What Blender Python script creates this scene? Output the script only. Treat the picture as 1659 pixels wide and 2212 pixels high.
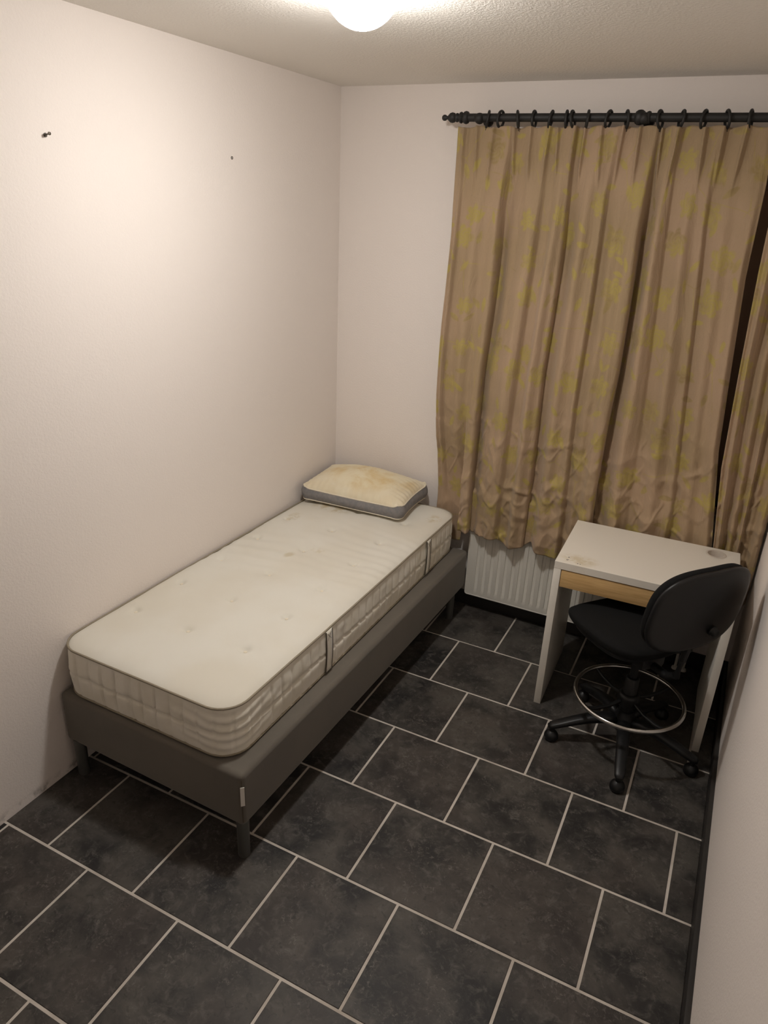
import bpy, bmesh, math, random
import numpy as np
from mathutils import Vector, Matrix

for o in list(bpy.data.objects):
    bpy.data.objects.remove(o, do_unlink=True)
SC = bpy.context.scene
COL = SC.collection
random.seed(7)
PI = math.pi

# ------------------------------------------------------------------ camera
CAM_POS = (2.0320, -3.5235, 2.1367)
YAW, PITCH, ROLL, FOC = -0.4508, -0.4074, 0.0453, 1547.4
_f = Vector((math.sin(YAW) * math.cos(PITCH), math.cos(YAW) * math.cos(PITCH), math.sin(PITCH)))
_r = Vector((math.cos(YAW), -math.sin(YAW), 0))
_u = _r.cross(_f)
_r2 = math.cos(ROLL) * _r + math.sin(ROLL) * _u
_u2 = -math.sin(ROLL) * _r + math.cos(ROLL) * _u
cam_data = bpy.data.cameras.new('camera')
cam = bpy.data.objects.new('camera', cam_data)
COL.objects.link(cam)
M4 = Matrix((( _r2.x, _u2.x, -_f.x, CAM_POS[0]), (_r2.y, _u2.y, -_f.y, CAM_POS[1]),
             (_r2.z, _u2.z, -_f.z, CAM_POS[2]), (0, 0, 0, 1)))
cam.matrix_world = M4
cam_data.sensor_fit = 'VERTICAL'
cam_data.sensor_height = 24.0
cam_data.sensor_width = 18.0
cam_data.lens = FOC / 2212.0 * 24.0
cam_data.clip_start = 0.02
SC.camera = cam

# ------------------------------------------------------------------ world and exposure
w = bpy.data.worlds.new('night')
SC.world = w
w.use_nodes = True
w.node_tree.nodes['Background'].inputs[0].default_value = (0.010, 0.010, 0.011, 1)
w.node_tree.nodes['Background'].inputs[1].default_value = 0.3
SC.view_settings.view_transform = 'Standard'
SC.view_settings.look = 'None'
SC.view_settings.gamma = 1.0
SC.view_settings.use_curve_mapping = False
SC.view_settings.exposure = 0.17
LAMP_STRENGTH = 300.0
LAMP_COLOR = (1.0, 0.972, 0.935)

# ------------------------------------------------------------------ helpers
def lin(c):
    c = c / 255.0
    return c / 12.92 if c <= 0.04045 else ((c + 0.055) / 1.055) ** 2.4

def S(r, g, b, k=1.0):
    return (min(1, lin(r) * k), min(1, lin(g) * k), min(1, lin(b) * k), 1)

class NT:
    """tiny node-graph helper"""
    def __init__(self, name):
        self.m = bpy.data.materials.new(name)
        self.m.use_nodes = True
        self.t = self.m.node_tree
        self.b = self.t.nodes['Principled BSDF']
    def n(self, typ, **kw):
        nd = self.t.nodes.new(typ)
        for k, v in kw.items():
            setattr(nd, k, v)
        return nd
    def put(self, sock, v):
        if isinstance(v, bpy.types.NodeSocket):
            self.t.links.new(v, sock)
        elif v is not None:
            if isinstance(v, (int, float)) and sock.type in ('RGBA',):
                sock.default_value = (v, v, v, 1)
            elif isinstance(v, (int, float)) and sock.type == 'VECTOR':
                sock.default_value = (v, v, v)
            else:
                sock.default_value = v
    def math(self, op, a, b=None, c=None, clamp=False):
        nd = self.n('ShaderNodeMath', operation=op, use_clamp=clamp)
        for i, v in enumerate((a, b, c)):
            if v is not None:
                self.put(nd.inputs[i], v)
        return nd.outputs[0]
    def vmath(self, op, a, b=None, out=0):
        nd = self.n('ShaderNodeVectorMath', operation=op)
        self.put(nd.inputs[0], a)
        if b is not None:
            self.put(nd.inputs[3 if op == 'SCALE' else 1], b)
        return nd.outputs[out]
    def mix(self, fac, a, b):
        nd = self.n('ShaderNodeMix', data_type='RGBA')
        self.put(nd.inputs[0], fac); self.put(nd.inputs[6], a); self.put(nd.inputs[7], b)
        return nd.outputs[2]
    def coord(self, which='Object'):
        return self.n('ShaderNodeTexCoord').outputs[which]
    def noise(self, vec, scale, detail=4, rough=0.5, dist=0.0, dim='3D'):
        nd = self.n('ShaderNodeTexNoise', noise_dimensions=dim)
        self.put(nd.inputs['Vector'], vec)
        nd.inputs['Scale'].default_value = scale
        nd.inputs['Detail'].default_value = detail
        nd.inputs['Roughness'].default_value = rough
        nd.inputs['Distortion'].default_value = dist
        return nd.outputs[0]
    def ramp(self, v, lo, hi):
        nd = self.n('ShaderNodeMapRange', interpolation_type='SMOOTHSTEP')
        self.put(nd.inputs[0], v)
        nd.inputs[1].default_value = lo; nd.inputs[2].default_value = hi
        return nd.outputs[0]
    def bump(self, h, strength=0.3, dist=0.01):
        nd = self.n('ShaderNodeBump')
        self.put(nd.inputs['Height'], h)
        nd.inputs['Strength'].default_value = strength
        nd.inputs['Distance'].default_value = dist
        self.t.links.new(nd.outputs[0], self.b.inputs['Normal'])
    def set(self, color=None, rough=None, metal=None, spec=None, **kw):
        if color is not None: self.put(self.b.inputs['Base Color'], color)
        if rough is not None: self.put(self.b.inputs['Roughness'], rough)
        if metal is not None: self.b.inputs['Metallic'].default_value = metal
        if spec is not None: self.b.inputs['Specular IOR Level'].default_value = spec
        for k, v in kw.items():
            self.put(self.b.inputs[k], v)
        return self.m

def mesh_obj(name, verts, faces, mat, parent=None, smooth=False, uv=None):
    me = bpy.data.meshes.new(name)
    me.from_pydata([tuple(v) for v in verts], [], [tuple(f) for f in faces])
    me.update()
    if uv is not None:
        lay = me.uv_layers.new(name='UVMap')
        vi = np.empty(len(me.loops), dtype=np.int32)
        me.loops.foreach_get('vertex_index', vi)
        lay.data.foreach_set('uv', np.asarray(uv, dtype=np.float32)[vi].ravel())
    if smooth:
        me.polygons.foreach_set('use_smooth', np.ones(len(me.polygons), dtype=bool))
    return link(name, me, mat, parent)

def link(name, me, mat, parent=None):
    if mat is not None and not me.materials:
        me.materials.append(mat)
    o = bpy.data.objects.new(name, me)
    COL.objects.link(o)
    if parent is not None:
        o.parent = parent
    return o

def bm_obj(name, bm, mat, parent=None, smooth=False, angle=None):
    bmesh.ops.recalc_face_normals(bm, faces=bm.faces)
    me = bpy.data.meshes.new(name)
    bm.to_mesh(me); bm.free()
    if smooth:
        me.polygons.foreach_set('use_smooth', np.ones(len(me.polygons), dtype=bool))
        if angle is not None:
            me.set_sharp_from_angle(angle=math.radians(angle))
    return link(name, me, mat, parent)

def box_bm(lo, hi, bevel=0.0, seg=2, bm=None):
    own = bmesh.new()
    bmesh.ops.create_cube(own, size=1.0)
    sx, sy, sz = (hi[i] - lo[i] for i in range(3))
    for v in own.verts:
        v.co = Vector(((v.co.x + .5) * sx + lo[0], (v.co.y + .5) * sy + lo[1], (v.co.z + .5) * sz + lo[2]))
    if bevel > 0:
        bmesh.ops.bevel(own, geom=list(own.edges), offset=bevel, segments=seg, profile=0.5, affect='EDGES')
    if bm is None:
        return own
    tmp = bpy.data.meshes.new('tmp'); own.to_mesh(tmp); own.free()
    bm.from_mesh(tmp); bpy.data.meshes.remove(tmp)
    return bm

def box(name, lo, hi, mat, parent=None, bevel=0.0, seg=2):
    return bm_obj(name, box_bm(lo, hi, bevel, seg), mat, parent, smooth=bevel > 0, angle=40)

def lathe(name, prof, mat, parent=None, center=(0, 0, 0), axis='Z', seg=32, smooth=True, angle=50):
    """prof: list of (radius, height) swept around axis"""
    vs, fs = [], []
    n = len(prof)
    for i in range(seg):
        a = 2 * PI * i / seg
        for r, h in prof:
            if axis == 'Z': p = (r * math.cos(a), r * math.sin(a), h)
            elif axis == 'X': p = (h, r * math.cos(a), r * math.sin(a))
            else: p = (r * math.sin(a), h, r * math.cos(a))
            vs.append((p[0] + center[0], p[1] + center[1], p[2] + center[2]))
    for i in range(seg):
        j = (i + 1) % seg
        for k in range(n - 1):
            fs.append((i * n + k, j * n + k, j * n + k + 1, i * n + k + 1))
    bm = bmesh.new()
    bv = [bm.verts.new(v) for v in vs]
    for f in fs:
        try: bm.faces.new([bv[i] for i in f])
        except ValueError: pass
    bmesh.ops.remove_doubles(bm, verts=bm.verts, dist=1e-6)
    # close flat ends
    be = [e for e in bm.edges if e.is_boundary]
    if be:
        bmesh.ops.holes_fill(bm, edges=be, sides=0)
    return bm_obj(name, bm, mat, parent, smooth, angle)

def tube_data(path, rad, seg=8, closed=False, up=(0, 0, 1)):
    P = [Vector(p) for p in path]
    n = len(P)
    rads = rad if hasattr(rad, '__len__') else [rad] * n
    vs, fs = [], []
    for i in range(n):
        a = P[(i - 1) % n] if (closed or i > 0) else P[i]
        b = P[(i + 1) % n] if (closed or i < n - 1) else P[i]
        t = (b - a).normalized()
        u = Vector(up)
        if abs(t.dot(u)) > 0.97: u = Vector((1, 0, 0))
        s = t.cross(u).normalized(); q = s.cross(t)
        for k in range(seg):
            an = 2 * PI * k / seg
            vs.append(P[i] + (s * math.cos(an) + q * math.sin(an)) * rads[i])
    for i in range(n if closed else n - 1):
        j = (i + 1) % n
        for k in range(seg):
            l = (k + 1) % seg
            fs.append((i * seg + k, i * seg + l, j * seg + l, j * seg + k))
    if not closed:
        fs.append(tuple(range(seg))[::-1]); fs.append(tuple((n - 1) * seg + k for k in range(seg)))
    return vs, fs

def tube(name, path, rad, mat, parent=None, seg=10, closed=False, up=(0, 0, 1)):
    vs, fs = tube_data(path, rad, seg, closed, up)
    o = mesh_obj(name, vs, fs, mat, parent, smooth=True)
    o.data.set_sharp_from_angle(angle=math.radians(60))
    return o

def thing(name, label, cat, loc=(0, 0, 0), rotz=0.0, group=None):
    o = bpy.data.objects.new(name, None)
    o.empty_display_size = 0.1
    COL.objects.link(o)
    o.location = loc; o.rotation_euler = (0, 0, rotz)
    return tag(o, label, cat, group)

def tag(o, label, cat, group=None):
    o['label'] = label; o['category'] = cat
    if group: o['group'] = group
    return o

def struct(o, label=None):
    o['kind'] = 'structure'
    if label: o['label'] = label
    return o

# deterministic value noise (numpy)
def _hash(ix, iy, seed):
    h = np.sin(ix * 127.1 + iy * 311.7 + seed * 74.7) * 43758.5453
    return h - np.floor(h)

def vnoise(x, y, seed=0):
    ix, iy = np.floor(x), np.floor(y)
    fx, fy = x - ix, y - iy
    fx = fx * fx * fx * (fx * (fx * 6 - 15) + 10); fy = fy * fy * fy * (fy * (fy * 6 - 15) + 10)
    a = _hash(ix, iy, seed); b = _hash(ix + 1, iy, seed); c = _hash(ix, iy + 1, seed); d = _hash(ix + 1, iy + 1, seed)
    return (a * (1 - fx) + b * fx) * (1 - fy) + (c * (1 - fx) + d * fx) * fy - 0.5

def sstep(a, b, x):
    t = np.clip((x - a) / (b - a), 0, 1)
    return t * t * (3 - 2 * t)

def grid_faces(nx, ny, wrap=False):
    f = []
    for j in range(ny - 1):
        for i in range(nx if wrap else nx - 1):
            k = (i + 1) % nx
            f.append((j * nx + i, j * nx + k, (j + 1) * nx + k, (j + 1) * nx + i))
    return f

# ------------------------------------------------------------------ materials
def mat_wall():
    g = NT('wall_paint')
    co = g.coord()
    h = g.noise(co, 130, 3, 0.6)
    hh = h
    col = S(242, 233, 226)
    # scuffs and grime just above the tiles
    sep = g.n('ShaderNodeSeparateXYZ'); g.put(sep.inputs[0], co)
    low = g.math('SUBTRACT', 1.0, g.ramp(sep.outputs[2], 0.004, 0.05))
    gr = g.ramp(g.noise(co, 9, 5, 0.65), 0.52, 0.68)
    col = g.mix(g.math('MULTIPLY', low, g.math('MULTIPLY', gr, 0.8)), col, S(105, 95, 84))
    g.bump(hh, 0.35, 0.004)
    return g.set(col, 0.85, spec=0.25)

def mat_ceiling():
    g = NT('ceiling_paint')
    co = g.coord()
    h = g.ramp(g.noise(co, 95, 4, 0.6), 0.35, 0.7)
    g.bump(h, 0.32, 0.005)
    return g.set(S(243, 238, 230), 0.9, spec=0.2)

def mat_tile():
    g = NT('slate_tile')
    co = g.coord()
    rnd = g.n('ShaderNodeObjectInfo').outputs['Random']
    off = g.n('ShaderNodeCombineXYZ')
    g.put(off.inputs[0], g.math('MULTIPLY', rnd, 53.0)); g.put(off.inputs[1], g.math('MULTIPLY', rnd, 29.0))
    g.put(off.inputs[2], g.math('MULTIPLY', rnd, 17.0))
    v = g.vmath('ADD', co, off.outputs[0])
    lo = g.noise(v, 5.5, 5, 0.6, 0.4)
    mid = g.noise(v, 26, 6, 0.7, 0.6)
    fine = g.noise(v, 75, 5, 0.75, 0.9)
    warm = g.noise(v, 3.2, 2, 0.5)
    col = g.mix(g.ramp(lo, 0.34, 0.66), S(34, 33, 33), S(80, 76, 71))
    col = g.mix(g.math('MULTIPLY', g.ramp(warm, 0.45, 0.62), 0.4), col, S(74, 66, 61))
    col = g.mix(g.math('MULTIPLY', g.ramp(mid, 0.48, 0.72), 0.75), col, S(96, 92, 87))
    spk = g.math('MULTIPLY', g.ramp(fine, 0.53, 0.66), g.ramp(g.noise(v, 9, 3, 0.55), 0.46, 0.64))
    col = g.mix(g.math('MULTIPLY', spk, 0.55), col, S(124, 119, 112))
    dk = g.math('MULTIPLY', g.ramp(g.noise(v, 45, 4, 0.6, 1.0), 0.56, 0.7), 0.5)
    col = g.mix(dk, col, S(30, 28, 27))
    hh = g.math('ADD', mid, g.math('MULTIPLY', fine, 0.5))
    g.bump(hh, 0.25, 0.003)
    ro = g.n('ShaderNodeMapRange'); g.put(ro.inputs[0], mid); ro.inputs[3].default_value = 0.42; ro.inputs[4].default_value = 0.62
    return g.set(col, ro.outputs[0], spec=0.4)

def mat_simple(name, col, rough=0.5, metal=0.0, spec=0.5, nscale=0, nstr=0.1, ndist=0.002, var=None):
    g = NT(name)
    c = col
    if nscale:
        n = g.noise(g.coord(), nscale, 4, 0.6)
        g.bump(n, nstr, ndist)
        if var is not None:
            c = g.mix(g.ramp(g.noise(g.coord(), nscale * 0.12, 3, 0.6), 0.35, 0.65), col, var)
    return g.set(c, rough, metal, spec)

def mat_grout():
    g = NT('grout')
    n = g.noise(g.coord(), 60, 4, 0.7)
    g.bump(n, 0.4, 0.002)
    c = g.mix(g.ramp(g.noise(g.coord(), 7, 4, 0.6), 0.35, 0.7), S(212, 204, 194), S(190, 181, 170))
    return g.set(c, 0.9, spec=0.2)

def mat_mattress_top():
    g = NT('mattress_ticking')
    co = g.coord()
    base = g.mix(g.ramp(g.noise(co, 3, 3, 0.5), 0.35, 0.7), S(224, 220, 209), S(219, 213, 199))
    # stains: mostly by the pillow, a few small ones further down
    def spot(x, y, rx, ry, seed, amt):
        s = g.vmath('SUBTRACT', co, (x, y, 0.22))
        s = g.vmath('MULTIPLY', s, (1 / rx, 1 / ry, 0))
        d = g.vmath('LENGTH', s, out=1)
        m = g.math('SUBTRACT', 1.0, g.ramp(d, 0.35, 1.0))
        nn = g.ramp(g.noise(co, seed, 4, 0.6), 0.40, 0.62)
        return g.math('MULTIPLY', g.math('MULTIPLY', m, nn), amt)
    for a in ((0.20, 1.63, 0.16, 0.09, 26, 0.75), (0.36, 1.70, 0.18, 0.07, 31, 0.5), (0.33, 1.03, 0.030, 0.045, 22, 0.45),
              (0.10, 1.40, 0.05, 0.09, 38, 0.45), (0.74, 1.78, 0.05, 0.07, 35, 0.5), (0.42, 1.14, 0.05, 0.03, 44, 0.3)):
        base = g.mix(spot(*a), base, S(190, 172, 132))
    h = g.noise(co, 420, 2, 0.5)
    g.bump(h, 0.12, 0.001)
    return g.set(base, 0.9, spec=0.15, **{'Sheen Weight': 0.15})

def mat_mattress_side():
    g = NT('quilted_border')
    co = g.coord()
    c = g.mix(g.ramp(g.noise(co, 8, 3, 0.6), 0.3, 0.7), S(240, 234, 221), S(232, 225, 208))
    g.bump(g.noise(co, 260, 3, 0.6), 0.15, 0.001)
    return g.set(c, 0.8, spec=0.25, **{'Sheen Weight': 0.2})

def mat_base_fabric():
    g = NT('taupe_upholstery')
    co = g.coord()
    c = g.mix(g.ramp(g.noise(co, 2.2, 4, 0.6), 0.35, 0.7), S(108, 101, 91), S(99, 93, 84))
    # a couple of damp-looking spots on the long side
    for (x, y, z, r) in ((0.87, 1.22, 0.10, 0.055), (0.87, 0.98, 0.14, 0.03)):
        s = g.vmath('SUBTRACT', co, (x, y, z))
        d = g.vmath('LENGTH', s, out=1)
        m = g.math('SUBTRACT', 1.0, g.ramp(d, r * 0.4, r))
        c = g.mix(g.math('MULTIPLY', m, 0.45), c, S(52, 48, 44))
    g.bump(g.noise(co, 500, 2, 0.6), 0.25, 0.001)
    return g.set(c, 0.75, spec=0.3, **{'Sheen Weight': 0.25})

def mat_pillow_top():
    g = NT('stained_cream_cotton')
    co = g.coord()
    n = g.noise(co, 6.5, 5, 0.62, 0.3)
    c = g.mix(g.ramp(n, 0.36, 0.66), S(232, 220, 190), S(216, 190, 138))
    s = g.vmath('LENGTH', g.vmath('MULTIPLY', g.vmath('SUBTRACT', co, (0.02, 0.02, 0.1)), (1 / 0.26, 1 / 0.17, 0)), out=1)
    rim = g.ramp(s, 0.75, 1.15)
    c = g.mix(g.math('MULTIPLY', rim, 0.7), c, S(233, 224, 202))
    g.bump(g.noise(co, 300, 2, 0.6), 0.1, 0.001)
    return g.set(c, 0.88, spec=0.2, **{'Sheen Weight': 0.15})

def mat_curtain():
    g = NT('floral_jacquard')
    uv = g.n('ShaderNodeUVMap').outputs[0]
    warp = g.n('ShaderNodeTexNoise'); g.put(warp.inputs['Vector'], uv); warp.inputs['Scale'].default_value = 9
    warp.inputs['Detail'].default_value = 3
    wv = g.vmath('SCALE', g.vmath('SUBTRACT', warp.outputs['Color'], (0.5, 0.5, 0.5)), 0.030)
    p = g.vmath('ADD', uv, wv)

    def cells(scale, offset, rand):
        q = g.vmath('ADD', p, offset)
        vo = g.n('ShaderNodeTexVoronoi', voronoi_dimensions='2D', feature='F1')
        g.put(vo.inputs['Vector'], q); vo.inputs['Scale'].default_value = scale
        vo.inputs['Randomness'].default_value = rand
        sc = g.vmath('SCALE', q, 1.0)
        loc = g.vmath('SUBTRACT', sc, vo.outputs['Position'])
        sp = g.n('ShaderNodeSeparateXYZ'); g.put(sp.inputs[0], loc)
        cs = g.n('ShaderNodeSeparateColor'); g.put(cs.inputs[0], vo.outputs['Color'])
        return sp.outputs[0], sp.outputs[1], cs.outputs[0], cs.outputs[1], vo
    def polar(x, y, r1):
        r = g.math('SQRT', g.math('ADD', g.math('MULTIPLY', x, x), g.math('MULTIPLY', y, y)))
        a = g.math('ADD', g.math('ARCTAN2', y, x), g.math('MULTIPLY', r1, 6.283))
        return r, a
    # big blossoms
    x, y, r1, r2, _ = cells(5.0, (0.13, 0.31, 0), 0.75)
    r, a = polar(x, y, r1)
    pet = g.math('MULTIPLY', g.math('ABSOLUTE', g.math('COSINE', g.math('MULTIPLY', a, 3.0))), 0.022)
    edge = g.math('ADD', g.math('ADD', pet, 0.026), g.math('MULTIPLY', r2, 0.016))
    big = g.math('SUBTRACT', 1.0, g.ramp(g.math('SUBTRACT', r, edge), -0.010, 0.006))
    rings = g.math('MULTIPLY', g.math('ADD', g.math('SINE', g.math('ADD', g.math('MULTIPLY', r, 340.0), g.math('MULTIPLY', a, 5.0))), 1.0), 0.5)
    big = g.math('MULTIPLY', big, g.math('ADD', 0.55, g.math('MULTIPLY', rings, 0.45)))
    # leaves
    x, y, r1, r2, _ = cells(8.5, (2.7, 1.4, 0), 1.0)
    ca = g.math('COSINE', g.math('MULTIPLY', r1, 6.283)); sa = g.math('SINE', g.math('MULTIPLY', r1, 6.283))
    lx = g.math('ADD', g.math('MULTIPLY', x, ca), g.math('MULTIPLY', y, sa))
    ly = g.math('SUBTRACT', g.math('MULTIPLY', y, ca), g.math('MULTIPLY', x, sa))
    e = g.math('ADD', g.math('POWER', g.math('DIVIDE', g.math('ABSOLUTE', lx), 0.034), 1.7), g.math('POWER', g.math('DIVIDE', g.math('ABSOLUTE', ly), 0.0125), 1.7))
    leaf = g.math('MULTIPLY', g.math('SUBTRACT', 1.0, g.ramp(e, 0.55, 1.25)), g.math('GREATER_THAN', r2, 0.25))
    # thin stems
    st = g.n('ShaderNodeTexVoronoi', voronoi_dimensions='2D', feature='DISTANCE_TO_EDGE')
    g.put(st.inputs['Vector'], g.vmath('ADD', p, (5.1, 0.7, 0))); st.inputs['Scale'].default_value = 4.6
    stem = g.math('MULTIPLY', g.math('SUBTRACT', 1.0, g.ramp(st.outputs[0], 0.004, 0.016)), g.ramp(g.noise(p, 7, 2, 0.5), 0.47, 0.58))
    pat = g.math('MAXIMUM', big, g.math('MAXIMUM', g.math('MULTIPLY', leaf, 0.9), g.math('MULTIPLY', stem, 0.6)))
    gold = g.math('MULTIPLY', pat, g.math('MULTIPLY', g.ramp(g.noise(p, 6, 4, 0.6), 0.30, 0.54), 0.95))
    brown = g.math('MULTIPLY', g.math('SUBTRACT', pat, gold), 0.75)
    base = g.mix(g.ramp(g.noise(uv, 2.3, 2, 0.5), 0.35, 0.65), S(177, 150, 122), S(166, 142, 110))
    c = g.mix(gold, base, S(176, 157, 82))
    c = g.mix(brown, c, S(146, 124, 74))
    # weave and small creases
    mp = g.vmath('MULTIPLY', uv, (1.0, 0.35, 1.0))
    cr = g.noise(mp, 22, 5, 0.6, 0.8)
    wv2 = g.noise(uv, 700, 2, 0.5)
    g.bump(g.math('ADD', cr, g.math('MULTIPLY', wv2, 0.12)), 0.5, 0.014)
    ro = g.math('SUBTRACT', 0.72, g.math('MULTIPLY', gold, 0.22))
    return g.set(c, ro, spec=0.35, **{'Sheen Weight': 0.2})

def mat_desk_top():
    g = NT('white_laminate_worn')
    co = g.coord()
    c = S(234, 227, 215)
    d = g.vmath('LENGTH', g.vmath('MULTIPLY', g.vmath('SUBTRACT', co, (0.095, 0.055, 0.75)), (1 / 0.11, 1 / 0.07, 0)), out=1)
    m = g.math('SUBTRACT', 1.0, g.ramp(d, 0.2, 1.0))
    c = g.mix(g.math('MULTIPLY', m, g.math('MULTIPLY', g.ramp(g.noise(co, 30, 4, 0.6), 0.35, 0.6), 0.55)), c, S(196, 176, 128))
    sc = g.math('MULTIPLY', m, g.ramp(g.noise(g.vmath('MULTIPLY', co, (1, 2.2, 1)), 85, 3, 0.7), 0.66, 0.72))
    c = g.mix(g.math('MULTIPLY', sc, 0.7), c, S(120, 105, 84))
    for (x, y, r) in ((0.047, 0.064, 0.0045), (0.045, 0.036, 0.0045), (0.050, 0.040, 0.003), (0.093, 0.022, 0.0035), (0.104, 0.020, 0.003)):
        dd = g.vmath('LENGTH', g.vmath('SUBTRACT', co, (x, y, 0.75)), out=1)
        mm = g.math('SUBTRACT', 1.0, g.ramp(dd, r * 0.6, r))
        c = g.mix(mm, c, S(30, 24, 18))
    return g.set(c, 0.38, spec=0.45)

def mat_birch():
    g = NT('birch_veneer')
    co = g.coord()
    v = g.vmath('MULTIPLY', co, (1.2, 4, 16))
    n = g.noise(v, 6, 5, 0.6, 0.5)
    c = g.mix(g.ramp(n, 0.35, 0.68), S(214, 178, 124), S(196, 158, 104))
    return g.set(c, 0.45, spec=0.4)

WALL = mat_wall()
CEIL = mat_ceiling()
TILE = mat_tile()
GROUT = mat_grout()
BBOARD = mat_simple('dark_skirting_tile', S(44, 42, 41), 0.5, spec=0.4, nscale=30, nstr=0.15, var=S(54, 51, 48))
MTOP = mat_mattress_top()
MSIDE = mat_mattress_side()
PIPING = mat_simple('grey_piping', S(150, 140, 122), 0.8, spec=0.2, nscale=300, nstr=0.2)
DARKBIND = mat_simple('dark_binding', S(92, 84, 74), 0.85, spec=0.2)
BASEF = mat_base_fabric()
GREYMETAL = mat_simple('grey_lacquered_metal', S(112, 112, 108), 0.38, 0.55, nscale=80, nstr=0.03)
WHITETAG = mat_simple('white_label_cloth', S(225, 220, 212), 0.8)
PTOP = mat_pillow_top()
PGREY = mat_simple('grey_mesh_gusset', S(140, 136, 134), 0.9, spec=0.15, nscale=350, nstr=0.3, var=S(128, 126, 127))
PWHITE = mat_simple('off_white_cotton', S(228, 218, 198), 0.9, spec=0.15, nscale=200, nstr=0.1)
CURT = mat_curtain()
ROD = mat_simple('black_painted_wood', S(36, 35, 34), 0.55, spec=0.45, nscale=120, nstr=0.06)
DESKTOP = mat_desk_top()
DESKW = mat_simple('white_laminate', S(232, 226, 215), 0.4, spec=0.4)
BIRCH = mat_birch()
CUP = mat_simple('white_plastic', S(214, 203, 190), 0.45)
PLASTIC = mat_simple('black_plastic', S(20, 20, 21), 0.42, spec=0.4, nscale=260, nstr=0.08)
CHFAB = mat_simple('black_upholstery', S(22, 22, 22), 0.9, spec=0.2, nscale=420, nstr=0.3)
CHROME = mat_simple('chrome', (0.62, 0.61, 0.59, 1), 0.16, 1.0)
RAD = mat_simple('white_radiator_enamel', S(222, 218, 208), 0.35, spec=0.5)
WFRAME = mat_simple('brown_window_frame', S(170, 140, 115), 0.6)  # guessed brown, lightened so the unlit curtain gap looks brown
SCREW = mat_simple('dull_steel', S(96, 88, 78), 0.45, 0.8)
PLUG = mat_simple('grey_wall_plug', S(92, 84, 76), 0.7)

gl = NT('window_glass'); GLASS = gl.set((0.9, 0.95, 0.95, 1), 0.02, spec=0.5, **{'Transmission Weight': 1.0, 'IOR': 1.45})
lg = NT('lit_opal_glass')
# emission graded by normal: brighter bottom, dimmer flanks, to even out the wall light
_nz = lg.n('ShaderNodeSeparateXYZ'); lg.put(_nz.inputs[0], lg.n('ShaderNodeNewGeometry').outputs['Normal'])
_dn = lg.math('POWER', lg.math('MULTIPLY', _nz.outputs[2], -1.0, clamp=True), 2.2)
_em = lg.math('MULTIPLY', lg.math('ADD', lg.math('MULTIPLY', _dn, 0.94), 0.06), LAMP_STRENGTH)
LAMPG = lg.set((0.9, 0.9, 0.88, 1), 0.4, **{'Emission Color': LAMP_COLOR + (1,), 'Emission Strength': _em})

# ------------------------------------------------------------------ room shell
XL, XR, XB = -0.012, 2.297, 2.280
YF, ZC = -4.05, 2.652
WX0, WX1, WZ0, WZ1 = 1.00, 2.16, 0.88, 2.30

struct(box('wall_left', (XL - 0.12, YF - 0.12, -0.08), (XL, 0.20, ZC), WALL))
struct(box('wall_right', (XR, YF - 0.12, -0.08), (XR + 0.12, 0.20, ZC), WALL))
struct(box('wall_front', (XL, YF - 0.12, -0.08), (XR, YF, ZC), WALL))
bm = bmesh.new()
for lo, hi in (((XL, 0, -0.08), (WX0, 0.20, ZC)), ((WX1, 0, -0.08), (XR, 0.20, ZC)),
               ((WX0, 0, -0.08), (WX1, 0.20, WZ0)), ((WX0, 0, WZ1), (WX1, 0.20, ZC))):
    box_bm(lo, hi, bm=bm)
struct(bm_obj('wall_back', bm, WALL))
struct(box('ceiling', (XL - 0.12, YF - 0.12, ZC), (XR + 0.12, 0.20, ZC + 0.1), CEIL))

# window behind the curtains
win = struct(bm_obj('window_1', box_bm((WX0, 0.10, WZ0), (WX1, 0.11, WZ0 + 0.01)), WFRAME))
ft = 0.055
for nm, lo, hi in (('frame_rail', (WX0, 0.07, WZ0), (WX1, 0.13, WZ0 + ft)), ('frame_rail', (WX0, 0.07, WZ1 - ft), (WX1, 0.13, WZ1)),
                   ('frame_stile', (WX0, 0.07, WZ0 + ft), (WX0 + ft, 0.13, WZ1 - ft)), ('frame_stile', (WX1 - 0.22, 0.03, WZ0 + ft), (WX1, 0.13, WZ1 - ft)),  # right stile made extra wide and forward to colour the dark curtain gap brown
                   ('mullion', (1.55, 0.07, WZ0 + ft), (1.61, 0.13, WZ1 - ft)),
                   ('window_sill', (WX0 - 0.03, -0.03, WZ0 - 0.03), (WX1 + 0.03, 0.07, WZ0))):
    box(nm, lo, hi, WFRAME, win, bevel=0.004)
box('pane', (WX0 + ft, 0.098, WZ0 + ft), (1.55, 0.104, WZ1 - ft), GLASS, win)
box('pane', (1.61, 0.098, WZ0 + ft), (WX1 - 0.22, 0.104, WZ1 - ft), GLASS, win)

# floor: grout bed + one object per tile
floor = struct(box('floor', (XL, YF, -0.08), (XR, 0.0, -0.0022), GROUT))
TP, TQ, YA, GAP = 0.3921, 0.3972, -2.7557, 0.0092
YB = -0.016          # tiles stop at the skirting
FLOOR_TH = -0.0011

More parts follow.
